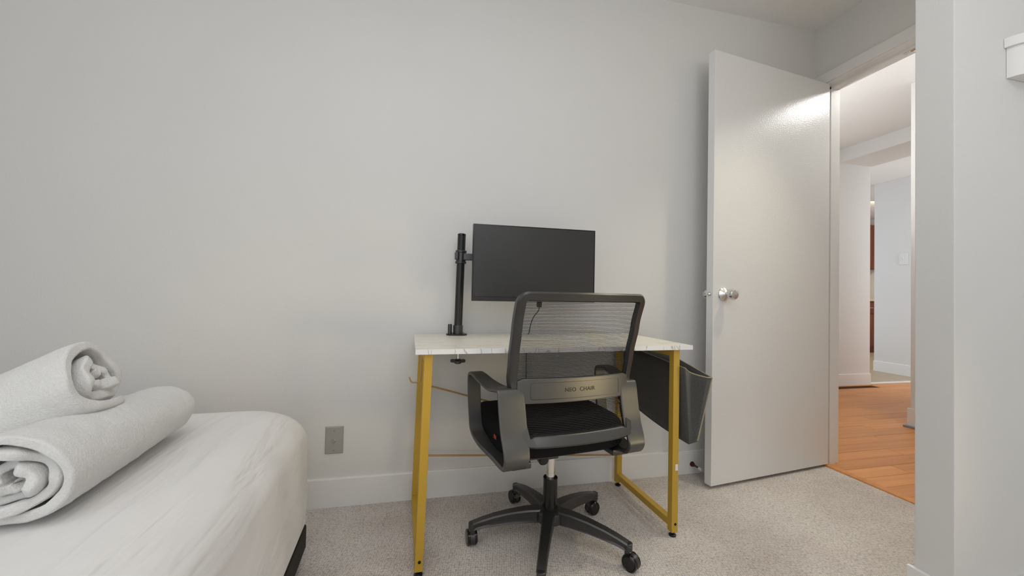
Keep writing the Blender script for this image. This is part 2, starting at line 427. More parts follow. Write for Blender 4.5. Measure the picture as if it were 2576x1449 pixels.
bm = B(); box(bm, (3.543, -0.5, 0.012), (3.557, 2.203, 0.14), 0.003); struct('baseboard_hall_right', bm, M_trim, 'white baseboard end across the hall')
bm = B(); base_profile(bm, (5.99, 4.095), (5.99, 1.5), (-1, 0), 0.135); struct('baseboard_hall_far', bm, M_trim, 'white baseboard of the far wall')
bm = B(); box(bm, (3.52, -0.5, 0), (3.557, 2.215, 0.012), 0.003); struct('trim_6', bm, M_grey, 'grey quarter round foot of the hall baseboard')
bm = B(); box(bm, (XR+.13, HYW-.026, 0), (4.856, HYW-.013, 0.014), 0.004); struct('trim_7', bm, M_plank, 'orange shoe moulding along the hall wall')
# tiled kitchen floor
bm = B(); box(bm, (4.86, 3.43, -0.06), (8.6, 6.2, -0.005)); tf = struct('floor_3', bm, M_grout, 'beige tiled floor beyond the hall')
b_ = B(); box(b_, (0, 0, -.006), (.327, .327, 0), 0.002, 1); t0 = obj('tile', b_, M_tile, tf); t0.location = (4.90, 3.455, 0)
for i in range(11):
    for j in range(8):
        if i == 0 and j == 0: continue
        t = t0.copy(); C.objects.link(t); t.location = (4.90+i*.33, 3.455+j*.33, 0)
bm = B(); box(bm, (4.866, 3.402, 0), (5.976, 3.456, 0.011), 0.004); struct('trim_5', bm, M_white, 'pale metal strip where laminate meets tile')
bm = B(); base_profile(bm, (4.852, HYW+.11), (4.852, HYW), (1, 0), 0.135); struct('baseboard_hall_end', bm, M_trim)
# kitchen glimpsed past the wall
bm = B(); box(bm, (5.0, 6.1, 0), (8.6, 6.2, 2.6)); struct('wall_kitchen', bm, M_stone, 'warm cream kitchen wall glimpsed past the hall')
bm = B(); box(bm, (8.5, 1.4, 0), (8.6, 6.2, 2.6)); struct('wall_kitchen_side', bm, M_wall, 'kitchen side wall')
cb = thing('kitchen_cabinet', 'cherry wood base cabinet glimpsed low in the kitchen gap', 'cabinet', (7.745, 5.8, 0))
bm = B(); box(bm, (-.75, -.28, .1), (.75, .29, .94), .003); box(bm, (-.75, -.22, 0), (.75, .29, .1)); obj('body', bm, M_cab, cb)
for k in range(4):
    bm = B(); box(bm, (-.74+k*.37, -.302, .12), (-.385+k*.37, -.282, .70), .004); d = obj('door', bm, M_cab, cb)
    bm = B(); tube(bm, [(-.70+k*.37, -.325, .55), (-.70+k*.37, -.325, .66)], .006); obj('handle', bm, M_satin, d)
    bm = B(); box(bm, (-.74+k*.37, -.302, .72), (-.385+k*.37, -.282, .92), .004); d = obj('drawer', bm, M_cab, cb)
    bm = B(); tube(bm, [(-.62+k*.37, -.325, .82), (-.50+k*.37, -.325, .82)], .006); obj('handle', bm, M_satin, d)
bm = B(); box(bm, (6.975, 5.47, .9405), (8.495, 6.095, .98), .006); tag(obj('countertop', bm, M_stone), 'cream kitchen worktop on the cherry base cabinet', 'worktop')
ub = thing('wall_cabinet', 'cherry wood upper cabinet glimpsed high in the kitchen gap', 'cabinet', (7.745, 5.92, 1.55))
bm = B(); box(bm, (-.75, -.16, 0), (.75, .178, .85), .003); obj('body', bm, M_cab, ub)
for k in range(4):
    bm = B(); box(bm, (-.74+k*.37, -.182, .01), (-.385+k*.37, -.162, .84), .004); d = obj('door', bm, M_cab, ub)
    bm = B(); tube(bm, [(-.70+k*.37, -.205, .08), (-.70+k*.37, -.205, .2)], .006); obj('handle', bm, M_satin, d)
# light switch on the far wall
sw = thing('light_switch', 'white toggle light switch on the far wall beyond the hall', 'switch', (5.99, 3.757, 1.485))
bm = B(); box(bm, (-.007, -.05, -.075), (-.0005, .05, .075), .004); obj('plate', bm, M_white, sw)
bm = B(); obox(bm, (-.014, 0, .004), (.016, .014, .03), Matrix.Rotation(-.45, 3, 'Y'), .003); obj('toggle', bm, M_white, sw)
for s in (-1, 1):
    bm = B(); lathe(bm, [(.006, 0), (.0055, .002), (0, .0028)], (-.007, 0, s*.045), (-1, 0, 0), 12); obj('screw', bm, M_satin, sw)

# ------------------------------------------------------------------ door
HX, HY = 2.226, 1.7475
ang = math.atan2(1.641-1.745, 1.379-2.214)
dr = bpy.data.objects.new('door_1', None); C.objects.link(dr); dr.location = (HX, HY, 0); dr.rotation_euler = (0, 0, ang)
dr['label'] = 'white flush bedroom door standing wide open against the back wall'; dr['kind'] = 'structure'
DL, DT = 0.852, 0.040
# local +x runs from hinge to free edge; the face seen is on the local +y side (towards the camera)
bm = B(); box(bm, (0, -DT, .016), (DL, 0, 2.150), .002); obj('panel', bm, M_door, dr)
kx = DL-.066; kz = .945
bm = B(); lathe(bm, [(.034, 0), (.034, .003), (.031, .008), (.016, .017), (.013, .020)], (kx, 0, kz), (0, 1, 0)); rose = obj('knob_rose', bm, M_satin, dr)
bm = B(); lathe(bm, [(.011, .018), (.0115, .026), (.017, .032), (.0245, .041), (.0275, .052), (.027, .062), (.022, .069), (.010, .073), (.007, .073)], (kx, 0, kz), (0, 1, 0)); kb = obj('knob', bm, M_satin, rose)
bm = B(); lathe(bm, [(.007, .0728), (.006, .075), (.002, .0752), (0, .0735)], (kx, 0, kz), (0, 1, 0), 16); obj('lock_button', bm, M_chrome, rose)
bm = B(); lathe(bm, [(.034, 0), (.034, .003), (.031, .008), (.016, .017), (.011, .020), (.011, .026), (.024, .040), (.0275, .052), (.022, .066), (0, .070)], (kx, -DT, kz), (0, -1, 0)); obj('knob_rose', bm, M_satin, dr)
bm = B(); lathe(bm, [(.012, 0), (.012, .002), (.008, .0025), (.008, .006), (.004, .011), (0, .012)], (DL, -DT/2, kz), (1, 0, 0), 20); obj('latch', bm, M_satin, dr)
for hz in (.22, 1.08, 1.92):
    bm = B(); tube(bm, [(.001, -DT-.004, hz-.045), (.001, -DT-.004, hz+.045)], .0055, 12); obj('hinge', bm, M_trim, dr)

# ------------------------------------------------------------------ fixtures on the walls
wp = thing('wall_plate', 'grey cable outlet plate on the back wall beside the bed', 'outlet', (-.3515, YB, .282), 0)
bm = B()
loft(bm, [[(-.0365*s, d, -.058*s2), (.0365*s, d, -.058*s2), (.0365*s, d, .058*s2), (-.0365*s, d, .058*s2)] for s, s2, d in ((1, 1, -.0005), (1, 1, -.002), (.90, .935, -.0065))])
obj('plate', bm, M_plate, wp, 20)
bm = B(); lathe(bm, [(.0062, 0), (.0062, .004), (.0048, .004), (.0048, .012), (.0030, .012), (.0030, .008), (0, .008)], (0, -.0065, 0), (0, -1, 0), 6); obj('connector', bm, M_chrome, wp)
for s in (-1, 1):
    bm = B(); lathe(bm, [(.0032, 0), (.003, .0012), (0, .0018)], (0, -.0065, s*.042), (0, -1, 0), 12); obj('screw', bm, M_satin, wp)
ds = thing('door_stop', 'dark bronze door stop with white tip on the baseboard', 'door stop', (1.408, YB-.0125, .050))
bm = B(); lathe(bm, [(.0135, 0), (.0135, .003), (.010, .010), (.0055, .020), (.0045, .030), (.0045, .052), (.006, .055)], (0, 0, 0), (0.02, -1, -.0), 20); obj('stem', bm, M_bronze, ds)
bm = B(); lathe(bm, [(.0075, .053), (.0082, .057), (.0080, .070), (.006, .074), (0, .0745)], (0, 0, 0), (0.02, -1, 0), 20); obj('tip', bm, M_white, ds)
# half-round white fixture at the right edge of the photograph
wf = thing('wall_sconce', 'white half-round wall fixture high on the partition wall', 'light', (1.800, PY0, 1.60))
def half(r, z0, z1, n=24):
    b_ = B(); loft(b_, [[(r*math.cos(PI+PI*k/n), .62*r*math.sin(PI+PI*k/n)-.001, z) for k in range(n+1)] for z in (z0, z1)]); return b_
obj('shade', half(.105, 0, .09), M_white, wf); obj('rim', half(.115, .0902, .118), M_white, wf)

# ------------------------------------------------------------------ desk
DX0, DX1, DY0, DY1, DZ, DTH = -.0228, 1.0227, 1.312, 1.8035, .7393, .017
RX = 0.0300
dcx, dcy = (DX0+DX1)/2, (DY0+DY1)/2
desk = thing('desk', 'white marble-look writing desk on mustard yellow metal frames', 'desk', (dcx, dcy, 0), RX)
hw, hd_ = (DX1-DX0)/2, (DY1-DY0)/2
bm = B(); box(bm, (-hw, -hd_, DZ-DTH), (hw, hd_, DZ), .0012, 2)
for f in bm.faces: f.material_index = 0 if abs(f.normal.z) > .7 else 1
for f in bm.faces:
    f.normal_update(); f.material_index = 0 if abs(f.normal.z) > .7 else 1
obj('tabletop', bm, [M_marble, M_medge], desk)
LX = (.0040-dcx, .9640-dcx); LY = (1.3440-dcy, 1.7560-dcy); T = .0135
for x in LX:
    for y in LY:
        bm = B(); box(bm, (x-T, y-T, .018), (x+T, y+T, DZ-DTH-.001), .0015, 2)
        if x < 0:   # the left frame leans outwards a little
            for v in bm.verts: v.co.x += .016*(v.co.z-.018)/.70-.007*(v.co.y-LY[0])/(LY[1]-LY[0])
        lg = obj('leg', bm, M_gold, desk)
        bm = B(); lathe(bm, [(.014, 0), (.014, .005), (.010, .008), (.005, .009), (.005, .018), (.0132, .018), (.0132, .021)], (x, y, 0), (0, 0, 1), 18); obj('foot', bm, M_black, lg)
        bm = B(); lathe(bm, [(.0052, 0), (.0050, .0015), (.0020, .0022), (.0018, .001), (0, .001)], (x+.002, y-T, .050), (0, -1, 0), 14); obj('bolt', bm, M_ink, lg)
    bm = B(); box(bm, (x-T, LY[0]+T, .036), (x+T, LY[1]-T, .063), .0015, 2); [setattr(v.co, 'x', v.co.x-(.007*(v.co.y-LY[0])/(LY[1]-LY[0]) if x < 0 else 0)) for v in bm.verts]; obj('side_rail', bm, M_gold, desk)
    bm = B(); box(bm, (x-T, LY[0]+T, DZ-DTH-.028), (x+T, LY[1]-T, DZ-DTH-.001), .0015, 2); [setattr(v.co, 'x', v.co.x+(.0155-.007*(v.co.y-LY[0])/(LY[1]-LY[0]) if x < 0 else 0)) for v in bm.verts]; obj('side_rail', bm, M_gold, desk)
bm = B(); box(bm, (LX[1]-.0005, LY[0]-T-.0006, .255), (LX[1]+.0105, LY[0]-T, .279), 0); st = obj('sticker', bm, M_white, desk); st['label'] = 'small white sticker on the right front leg'
yb = LY[1]
bm = B(); tube(bm, [(LX[0]+T-.004, yb, .2235), (LX[1]-T, yb, .148)], .0038, 10); obj('brace_rod', bm, M_rod, desk)
bm = B(); tube(bm, [(LX[0]+T, yb, .530), (LX[1]-T, yb, .245)], .0038, 10); obj('brace_rod', bm, M_rod, desk)
hx_ = .014
hk = [(LX[0]+.001, -.075, DZ-DTH-.001), (LX[0]-.016, -.075, DZ-DTH-.03), (LX[0]-.0165, -.075, .645), (LX[0]-.018, -.075, .608), (LX[0]-.026, -.075, .598), (LX[0]-.038, -.075, .597), (LX[0]-.050, -.075, .600), (LX[0]-.0575, -.075, .617)]
hk = [(a+hx_, b, c) for a, b, c in hk]
bm = B(); tube(bm, catmull(hk, 5), .0026, 10); obj('hook', bm, M_rod, desk)

# ------------------------------------------------------------------ monitor on its arm
PXc, PYc = .160, 1.752
arm = thing('monitor_mount', 'black pole-mounted monitor arm clamped to the back of the desk', 'monitor arm', (PXc, PYc, DZ))
tilt = Matrix.Rotation(.018, 3, 'Y')
def tp(x, y, z): return tilt @ Vector((x, y, z))
bm = B(); tube(bm, [tp(0, 0, .012), tp(0, 0, .447)], .0178, 26); obj('pole', bm, M_black, arm)
bm = B(); lathe(bm, [(.0178, .440), (.0182, .442), (.0182, .448), (.012, .451), (0, .451)], (0, 0, 0), tilt @ Vector((0, 0, 1)), 24); obj('pole_cap', bm, M_gloss, arm)
bm = B()
outl = []
for k in range(20):
    a = 2*PI*k/20; outl.append((-.006+.046*math.copysign(abs(math.cos(a))**.7, math.cos(a)), -.004+.036*math.copysign(abs(math.sin(a))**.8, math.sin(a))))
loft(bm, [[(x, y, z) for x, y in outl] for z in (.0005, .005)]); box(bm, (-.03, .03, .0005), (.03, .0565, .005)); obj('base_plate', bm, M_black, arm)
bm = B(); lathe(bm, [(.0215, .005), (.0215, .040), (.020, .043), (.0178, .043)], (0, 0, 0), (0, 0, 1), 26); obj('base_collar', bm, M_plastic, arm)
bm = B(); lathe(bm, [(.009, .005), (.009, .045), (.007, .048), (0, .048)], (-.036, -.006, 0), (0, 0, 1), 18); obj('cable_peg', bm, M_plastic, arm)
bm = B(); box(bm, (-.03, .0525, -.075), (.03, .0565, .003), .001); box(bm, (-.03, -.035, -.075), (.03, .0565, -.070), .001); obj('clamp_bracket', bm, M_black, arm)
bm = B(); lathe(bm, [(.023, -DTH-.0065), (.023, -DTH-.0012)], (0, -.03, 0), (0, 0, 1), 22); obj('clamp_pad', bm, M_black, arm)
bm = B(); tube(bm, [(0, -.03, -.115), (0, -.03, -DTH-.006)], .004, 12); obj('clamp_screw', bm, M_chrome, arm)
bm = B()
lathe(bm, [(.012, -.122), (.016, -.118), (.016, -.106), (.012, -.102), (0, -.102)], (0, -.03, 0), (0, 0, 1), 20)
for k in range(3):
    a = 2*PI*k/3+.4; obox(bm, (.02*math.cos(a), -.03+.02*math.sin(a), -.112), (.030, .016, .014), Matrix.Rotation(a, 3, 'Z'), .004)
obj('clamp_knob', bm, M_plastic, arm)
cz = .352
bm = B(); c0 = tp(0, 0, 0)
lathe(bm, [(.0235, cz-.036), (.0245, cz-.034), (.0245, cz-.027), (.0215, cz-.025), (.0215, cz+.012), (.0245, cz+.014), (.0245, cz+.021), (.0225, cz+.023), (.0180, cz+.023)], (0, 0, 0), tilt @ Vector((0, 0, 1)), 26)
box(bm, (-.029+.006, -.026, cz-.02), (-.013+.006, -.014, cz+.012), .003); obj('pole_clamp', bm, M_plastic, arm)
bm = B()
def bar_between(bm, a, b, h, t):
    a = Vector(a); b = Vector(b); d = (b-a); L_ = d.length; an = math.atan2(d.y, d.x)
    obox(bm, (a+b)/2, (L_, t, h), Matrix.Rotation(an, 3, 'Z'), .004)
bar_between(bm, (.012, -.006, cz-.006), (.20, -.03, cz-.006), .030, .024)
lathe(bm, [(.018, cz-.024), (.018, cz+.012)], (.20, -.03, 0), (0, 0, 1), 20)
obj('lower_arm', bm, M_plastic, arm)
bm = B(); bar_between(bm, (.20, -.03, cz-.036), (.305, -.07, cz-.036), .022, .022)
lathe(bm, [(.015, cz-.05), (.015, cz-.024)], (.305, -.07, 0), (0, 0, 1), 20)
lathe(bm, [(.015, cz-.024), (.015, cz+.002)], (.305, -.07, 0), (0, 0, 1), 20); obj('upper_arm', bm, M_plastic, arm)
bm = B(); box(bm, (.25, -.101, cz-.09), (.36, -.096, cz+.02), .002); box(bm, (.292, -.098, cz-.045), (.318, -.072, cz-.005), .003); obj('mount_plate', bm, M_black, arm)

MX0, MX1, MZ0, MZ1, MY = .200, .7385, .8935, 1.2105, 1.600
mo = thing('monitor', 'black flat screen monitor hanging above the white desk', 'monitor', ((MX0+MX1)/2, MY, MZ0))
mw, mh = (MX1-MX0)/2, MZ1-MZ0
bm = B(); box(bm, (-mw, .001, 0), (mw, .022, mh), .002, 2); box(bm, (-mw*.6, .02, .04), (mw*.6, .050, mh*.72), .01, 3); obj('housing', bm, M_bezel, mo)
bm = B(); box(bm, (-mw+.004, -.0006, .019), (mw-.004, .002, mh-.004)); obj('screen', bm, M_screen, mo)
bm = B(); box(bm, (-mw, -.0016, 0), (mw, .002, .0175), .0006, 1); obj('bottom_bezel', bm, M_bezel, mo)
bm = B()
box(bm, (-mw, -.0012, .0175), (-mw+.0035, .002, mh), 0); box(bm, (mw-.0035, -.0012, .0175), (mw, .002, mh), 0); box(bm, (-mw+.0035, -.0012, mh-.0035), (mw-.0035, .002, mh), 0)
obj('edge_bezel', bm, M_gloss, mo)
# cable hanging from the monitor down behind the desk
cbt = thing('monitor_cable', 'thin black cable hanging from the underside of the monitor', 'cable', (.50, 1.64, .90))
bm = B(); box(bm, (-.011, -.006, -.030), (.011, .006, -.0005), .003); obj('plug', bm, M_plastic, cbt)
bm = B(); tube(bm, catmull([(0, 0, -.028), (-.003, .0, -.045), (-.016, .03, -.075), (-.014, .08, -.11), (-.010, .12, -.15), (-.006, .1735, -.20), (-.006, .1735, -.40), (-.005, .168, -.62)], 6), .0022, 8); obj('cord', bm, M_plastic, cbt)

# ------------------------------------------------------------------ felt storage bag on the right desk frame
bag = thing('storage_bag', 'charcoal felt storage bag hanging outside the right desk frame', 'bag', (0, 0, 0))
def quadgrid(bm, P, nu, nv, f=lambda u, v: Vector((0, 0, 0))):
    """bilinear patch P00,P10,P11,P01 with an offset function"""
    a, b, c, d = [Vector(p) for p in P]; g = []
    for j in range(nv+1):
        v = j/nv
        g.append([bm.verts.new((a*(1-u)+b*u)*(1-v)+(d*(1-u)+c*u)*v+f(u, v)) for u in [i/nu for i in range(nu+1)]])
    for j in range(nv):
        for i in range(nu): bm.faces.new((g[j][i], g[j][i+1], g[j+1][i+1], g[j+1][i]))
def solid(o, t):
    m = o.modifiers.new('thickness', 'SOLIDIFY'); m.thickness = t; m.offset = 0
ZT = .640; ZB = .372
bm = B(); quadgrid(bm, [(1.012, 1.325, ZB-.01), (1.000, 1.795, ZB+.05), (.992, 1.795, ZT+.045), (.990, 1.325, ZT+.012)], 14, 8, lambda u, v: Vector((-.008*math.sin(PI*u)*math.sin(PI*v), 0, -.012*math.sin(PI*u)*(1-v)))); o = obj('inner_panel', bm, M_bag, bag); solid(o, .004)
bm = B(); quadgrid(bm, [(1.050, 1.325, ZB), (1.050, 1.795, ZB+.05), (1.125, 1.795, ZT+.055), (1.112, 1.325, ZT-.028)], 14, 8, lambda u, v: Vector((.02*math.sin(PI*u)*math.sin(PI*v), 0, 0))); o = obj('outer_panel', bm, M_bag, bag); solid(o, .004)
bm = B(); quadgrid(bm, [(1.012, 1.325, ZB-.01), (1.050, 1.325, ZB), (1.112, 1.325, ZT-.028), (.990, 1.325, ZT+.012)], 12, 10, lambda u, v: Vector((0, .030*v*max(0, 1-abs(u-.38)/.38)-.012*v*max(0, 1-abs(u-.75)/.25), -.010*v*v*math.sin(PI*u)))); o = obj('end_panel', bm, M_bag, bag); solid(o, .004)
bm = B(); quadgrid(bm, [(1.000, 1.795, ZB+.05), (1.050, 1.795, ZB+.05), (1.125, 1.795, ZT+.055), (.992, 1.795, ZT+.045)], 4, 4); o = obj('end_panel', bm, M_bag, bag); solid(o, .004)
bm = B(); quadgrid(bm, [(1.012, 1.325, ZB-.01), (1.060, 1.325, ZB), (1.050, 1.795, ZB+.05), (1.000, 1.795, ZB+.05)], 4, 10, lambda u, v: Vector((0, 0, -.012*math.sin(PI*v)*(1-u)))); o = obj('bottom_panel', bm, M_bag, bag); solid(o, .004)
def hem(pts, r=.0026):
    b_ = B(); tube(b_, pts, r, 8); h = obj('binding', b_, M_hem, bag); h['label'] = 'khaki binding tape'
hem([(.990+.122*u, 1.324+.030*max(0, 1-abs(u-.38)/.38)-.012*max(0, 1-abs(u-.75)/.25), ZT+.014-.040*u-.010*math.sin(PI*u)) for u in [i/12 for i in range(13)]])
hem([(1.112+.013*v, 1.325+.47*v, ZT-.026+.083*v) for v in [i/10 for i in range(11)]], .0022)
hem([(1.050+.062*v, 1.323, ZB+(ZT-.028-ZB)*v) for v in [i/6 for i in range(7)]], .0028)
hem([(.990+.002*v, 1.325+.47*v, ZT+.014+.033*v) for v in [i/10 for i in range(11)]], .0016)
for y in (1.372, 1.728):
    bm = B(); tube(bm, catmull([(.990, y, ZT-.02), (.9885, y, ZT+.03), (.9875, y, .690), (.9865, y, .7205)], 4), .003, 8); o = obj('strap', bm, M_hem, bag)

# ------------------------------------------------------------------ office chair
TH = math.radians(8)
ch = thing('office_chair', 'black office chair with ribbed mesh back and five casters', 'chair', (.487, 1.425, 0), TH)
star = B(); SY = -.009
lathe(star, [(.050, .082), (.055, .088), (.055, .118), (.046, .128), (.030, .131)], (0, 0, 0), (0, 0, 1), 30)
casters = []
for k in range(5):
    a = math.radians(30.5+72*k)-TH; c, s = math.cos(a), math.sin(a)
    secs = []
    for r, wt, wb, zt, zb in ((.02, .023, .020, .129, .080), (.05, .023, .020, .129, .080), (.09, .0215, .018, .1285, .080), (.15, .019, .016, .122, .078), (.21, .0175, .0145, .111, .072), (.255, .0165, .0135, .099, .066), (.288, .016, .014, .088, .058), (.301, .012, .012, .079, .056)):
        h = zt-zb
        prof = [(-wt+.004, zt), (wt-.004, zt), (wt, zt-.005), (wt-.0035, zt-.010), (wb-.004, zb+.3*h), (wb, zb+.004), (wb-.004, zb), (-wb+.004, zb), (-wb, zb+.004), (-wb+.004, zb+.3*h), (-wt+.0035, zt-.010), (-wt, zt-.005)]
        secs.append([(r*c-u*s, r*s+u*c, z) for u, z in prof])
    loft(star, secs)
    lathe(star, [(.0145, .060), (.0145, .085), (.010, .088)], (.289*c, .289*s, 0), (0, 0, 1), 16)
    casters.append((a, c, s))
obj('star_base', star, M_plastic, ch, 40).location = (0, SY, 0)
swv = [1.1, .25, -.35, -2.0, 2.6]   # swivel of each caster, world angle offset
for k, (a, c, s) in enumerate(casters):
    sw_a = [math.radians(x)-TH for x in (200, 105, 95, 100, -60)][k]
    ct = bpy.data.objects.new('caster', None)
    bm = B(); ex = Vector((math.cos(sw_a), math.sin(sw_a), 0)); ey = Vector((-ex.y, ex.x, 0))
    o3 = Vector((.289*c, .289*s, 0)); cen = o3+ex*.012+Vector((0, 0, .0275))
    # hood: an arc of plastic between the wheels
    n = 14; r_in, r_out = .021, .0288; hw_ = .0085
    secs = []
    for i in range(n+1):
        t = math.radians(-25)+math.radians(215)*i/n
        d = -ex*math.cos(t)+Vector((0, 0, 1))*math.sin(t)
        secs.append([cen+d*r_in-ey*hw_, cen+d*r_out-ey*hw_*.9, cen+d*r_out+ey*hw_*.9, cen+d*r_in+ey*hw_])
    loft(bm, secs)
    lathe(bm, [(.0115, .045), (.0125, .052), (.0115, .062), (.008, .064)], o3, (0, 0, 1), 16)
    hood = obj('caster', bm, M_plastic, ch); hood.location = (0, SY, 0)
    for q in (-1, 1):
        bm = B(); lathe(bm, [(.006, .0005), (.0255, .0035), (.0275, .0055), (.0275, .0155), (.0255, .018), (.0245, .0182), (.0225, .0168), (.0215, .0180), (0, .0190)], cen, ey*q, 26); obj('wheel', bm, M_gloss, hood)
bm = B(); lathe(bm, [(.030, .110), (.0285, .135), (.0265, .150), (.0265, .232), (.0275, .236), (.0265, .240), (.019, .240)], (0, 0, 0), (0, 0, 1), 28)
obj('column_sleeve', bm, M_gloss, ch).location = (0, SY, 0)
bm = B(); lathe(bm, [(.0165, .20), (.0165, .258), (.0155, .2585), (.0155, .2600), (.0165, .2605), (.0165, .320)], (0, 0, 0), (0, 0, 1), 26); obj('gas_lift', bm, M_chrome, ch).location = (0, SY, 0)
bm = B(); lathe(bm, [(.010, .06), (.012, .062), (.012, .09)], (0, 0, 0), (0, 0, 1), 16); obj('lift_tip', bm, M_plastic, ch).location = (0, SY, 0)
# tilt mechanism and lever
bm = B(); box(bm, (-.085, -.055, .335), (.085, .14, .375), .012, 3); box(bm, (-.024, -.03, .312), (.024, .02, .34), .006); box(bm, (-.16, -.13, .365), (.16, .15, .385), .004); obj('tilt_mechanism', bm, M_plastic, ch)
bm = B(); lathe(bm, [(.008, 0), (.016, .004), (.020, .015), (.020, .035), (.015, .042), (0, .043)], (-.066, -.05, .345), (0, -1, -.1), 22); obj('tension_knob', bm, M_gloss, ch)
bm = B(); tube(bm, [(.08, .02, .345), (.19, -.02, .350), (.235, -.05, .352)], .005, 10); obox(bm, (.235, -.09, .352), (.05, .085, .014), Matrix.Rotation(.15, 3, 'Z'), .005); obj('lever', bm, M_plastic, ch)
# seat cushion: a rounded pad with a waterfall front
bm = B()
NS = 40; secs = []
sx, y0s, y1s = .245, -.190, .285
def seat_ring(k, z, dome=0.0):
    out = []
    for i in range(NS):
        t = 2*PI*i/NS; cx_ = math.copysign(abs(math.cos(t))**.42, math.cos(t)); sy_ = math.copysign(abs(math.sin(t))**.42, math.sin(t))
        yy = (y0s+y1s)/2+k*(y1s-y0s)/2*sy_; xx = k*sx*cx_*(1.0+.02*sy_)
        zz = z-.030*max(0, (yy-.16)/.12)**2+dome*(1-(xx/sx)**2)*0+.004*math.sin(xx*6)*0
        out.append((xx, yy, zz))
    return out
for k, z in ((.86, .388), (.97, .392), (1.0, .402), (1.0, .452), (.985, .468), (.95, .479), (.88, .486), (.7, .488), (.4, .484), (.12, .482)):
    secs.append(seat_ring(k, z))
loft(bm, secs); obj('seat', bm, M_seat, ch, 60)
bm = B(); obox(bm, (-.2475, -.078, .440), (.002, .022, .012), Matrix.Rotation(0, 3, 'Z'), 0); t = obj('tag', bm, M_red, ch); t['label'] = 'small orange red tag on the left seat edge'
# back: surface function shared by frame, mesh and brace
PROF = [(.40, -.218), (.44, -.212), (.48, -.196), (.53, -.172), (.58, -.158), (.64, -.156), (.72, -.172), (.82, -.200), (.93, -.236)]
HWT = [(.40, .205), (.46, .208), (.52, .214), (.58, .228), (.66, .238), (.80, .240), (.93, .240)]
BOW = .030
def back_y(x, z): return interp(PROF, z)-BOW*(1-min(1, (x/.235)**2))
def back_p(x, z, d=0): return Vector((x, back_y(x, z)-d, z))
# frame loop: centre line of the rail in (x, z)
rail = []
z_lo, z_hi = .463, .917
for i in range(25):
    z = z_lo+.03+(z_hi-.055-z_lo)*i/24; rail.append((interp(HWT, z)-.016, z))
cr = .022; wx = interp(HWT, z_hi)-.016
for i in range(1, 7):
    t = PI/2*i/6; rail.append((wx-cr+cr*math.cos(t), z_hi-cr+cr*math.sin(t)))
right = rail
left = [(-x, z) for x, z in right[::-1]]
topmid = [(wx-cr-(2*(wx-cr))*i/14, z_hi) for i in range(1, 14)]
loopc = right+topmid+left
botL = left[-1]; botR = right[0]
NB = 14
loopc += [(botL[0]+.006+(botR[0]-botL[0]-.012)*i/NB, z_lo) for i in range(0, NB+1)]
secs = []
n = len(loopc)
for i, (x, z) in enumerate(loopc):
    xp, zp = loopc[i-1]; xn, zn = loopc[(i+1) % n]
    tx, tz = xn-xp, zn-zp; L_ = math.hypot(tx, tz) or 1; tx /= L_; tz /= L_
    ox, oz = tz, -tx   # outward
    wd = .0155
    if z < .47: wd = .0175
    def pt(o_, d): return back_p(x+ox*o_, z+oz*o_, d)
    secs.append([pt(-wd, .004), pt(-wd+.004, .012), pt(wd-.006, .013), pt(wd, .007), pt(wd, -.010), pt(wd-.004, -.013), pt(-wd+.003, -.013), pt(-wd, -.009)])
bm = B(); loft(bm, secs, closed=True); bf = obj('back_frame', bm, M_plastic, ch, 40)
# mesh strands, too fine to pick apart singly: one part
bm = B(); z = .470
while z < .905:
    hwid = interp(HWT, z)-.022
    N_ = 12; a = []
    for i in range(N_+1):
        x = -hwid+2*hwid*i/N_; p = back_p(x, z, -.006)
        a.append([p+Vector((0, 0, -.00098)), p+Vector((0, .0012, 0)), p+Vector((0, 0, .00098)), p+Vector((0, -.0012, 0))])
    loft(bm, a, caps=False); z += .00465
ms = obj('mesh_strands', bm, M_strand, ch); ms['kind'] = 'stuff'
# lumbar brace with recessed field and lettering
bm = B(); secs = []
NX = 24
def brace(hx, zl, zh, d0, d1, r=.008):
    b_ = B(); ss = []
    for i in range(NX+1):
        x = -hx+2*hx*i/NX
        e = 1-max(0, (abs(x)-(hx-r))/r); ins = r*(1-math.sqrt(max(0, 1-(1-e)**2)))
        a_, b2 = zl+ins, zh-ins; m_ = .006
        ss.append([back_p(x, a_, d0), back_p(x, a_, d1-.002), back_p(x, a_+min(m_, .003), d1), back_p(x, (a_+b2)/2, d1), back_p(x, b2-min(m_, .003), d1), back_p(x, b2, d1-.002), back_p(x, b2, d0)])
    loft(b_, ss); return b_
lb = obj('lumbar_brace', brace(.210, .573, .652, .004, .016), M_nylon_lit, ch, 40)
for sgn in (-1, 1):
    bm = B(); box(bm, (sgn*.192-.012, back_y(.2, .57)-.014, .556), (sgn*.192+.012, back_y(.2, .57)+.002, .584), .005, 3); obj('brace_tab', bm, M_plastic, ch)
# raised rim of the recessed field
rimp = []
rx_, rl, rh, rr = .168, .586, .639, .007
for cxn, czn, a0 in ((rx_-rr, rh-rr, 0), (-rx_+rr, rh-rr, PI/2), (-rx_+rr, rl+rr, PI), (rx_-rr, rl+rr, 3*PI/2)):
    for i in range(5): rimp.append((cxn+rr*math.cos(a0+PI/2*i/4), czn+rr*math.sin(a0+PI/2*i/4)))
dense = []
for i, (x, z) in enumerate(rimp):
    x2, z2 = rimp[(i+1) % len(rimp)]
    m_ = 12 if math.hypot(x2-x, z2-z) > .05 else 1
    for j in range(m_): dense.append((x+(x2-x)*j/m_, z+(z2-z)*j/m_))
bm = B(); secs = []
for i, (x, z) in enumerate(dense):
    xp, zp = dense[i-1]; xn, zn = dense[(i+1) % len(dense)]; tx, tz = xn-xp, zn-zp; L_ = math.hypot(tx, tz); ox, oz = tz/L_, -tx/L_
    secs.append([back_p(x-ox*.0016, z-oz*.0016, .0155), back_p(x, z, .0178), back_p(x+ox*.0016, z+oz*.0016, .0155)])
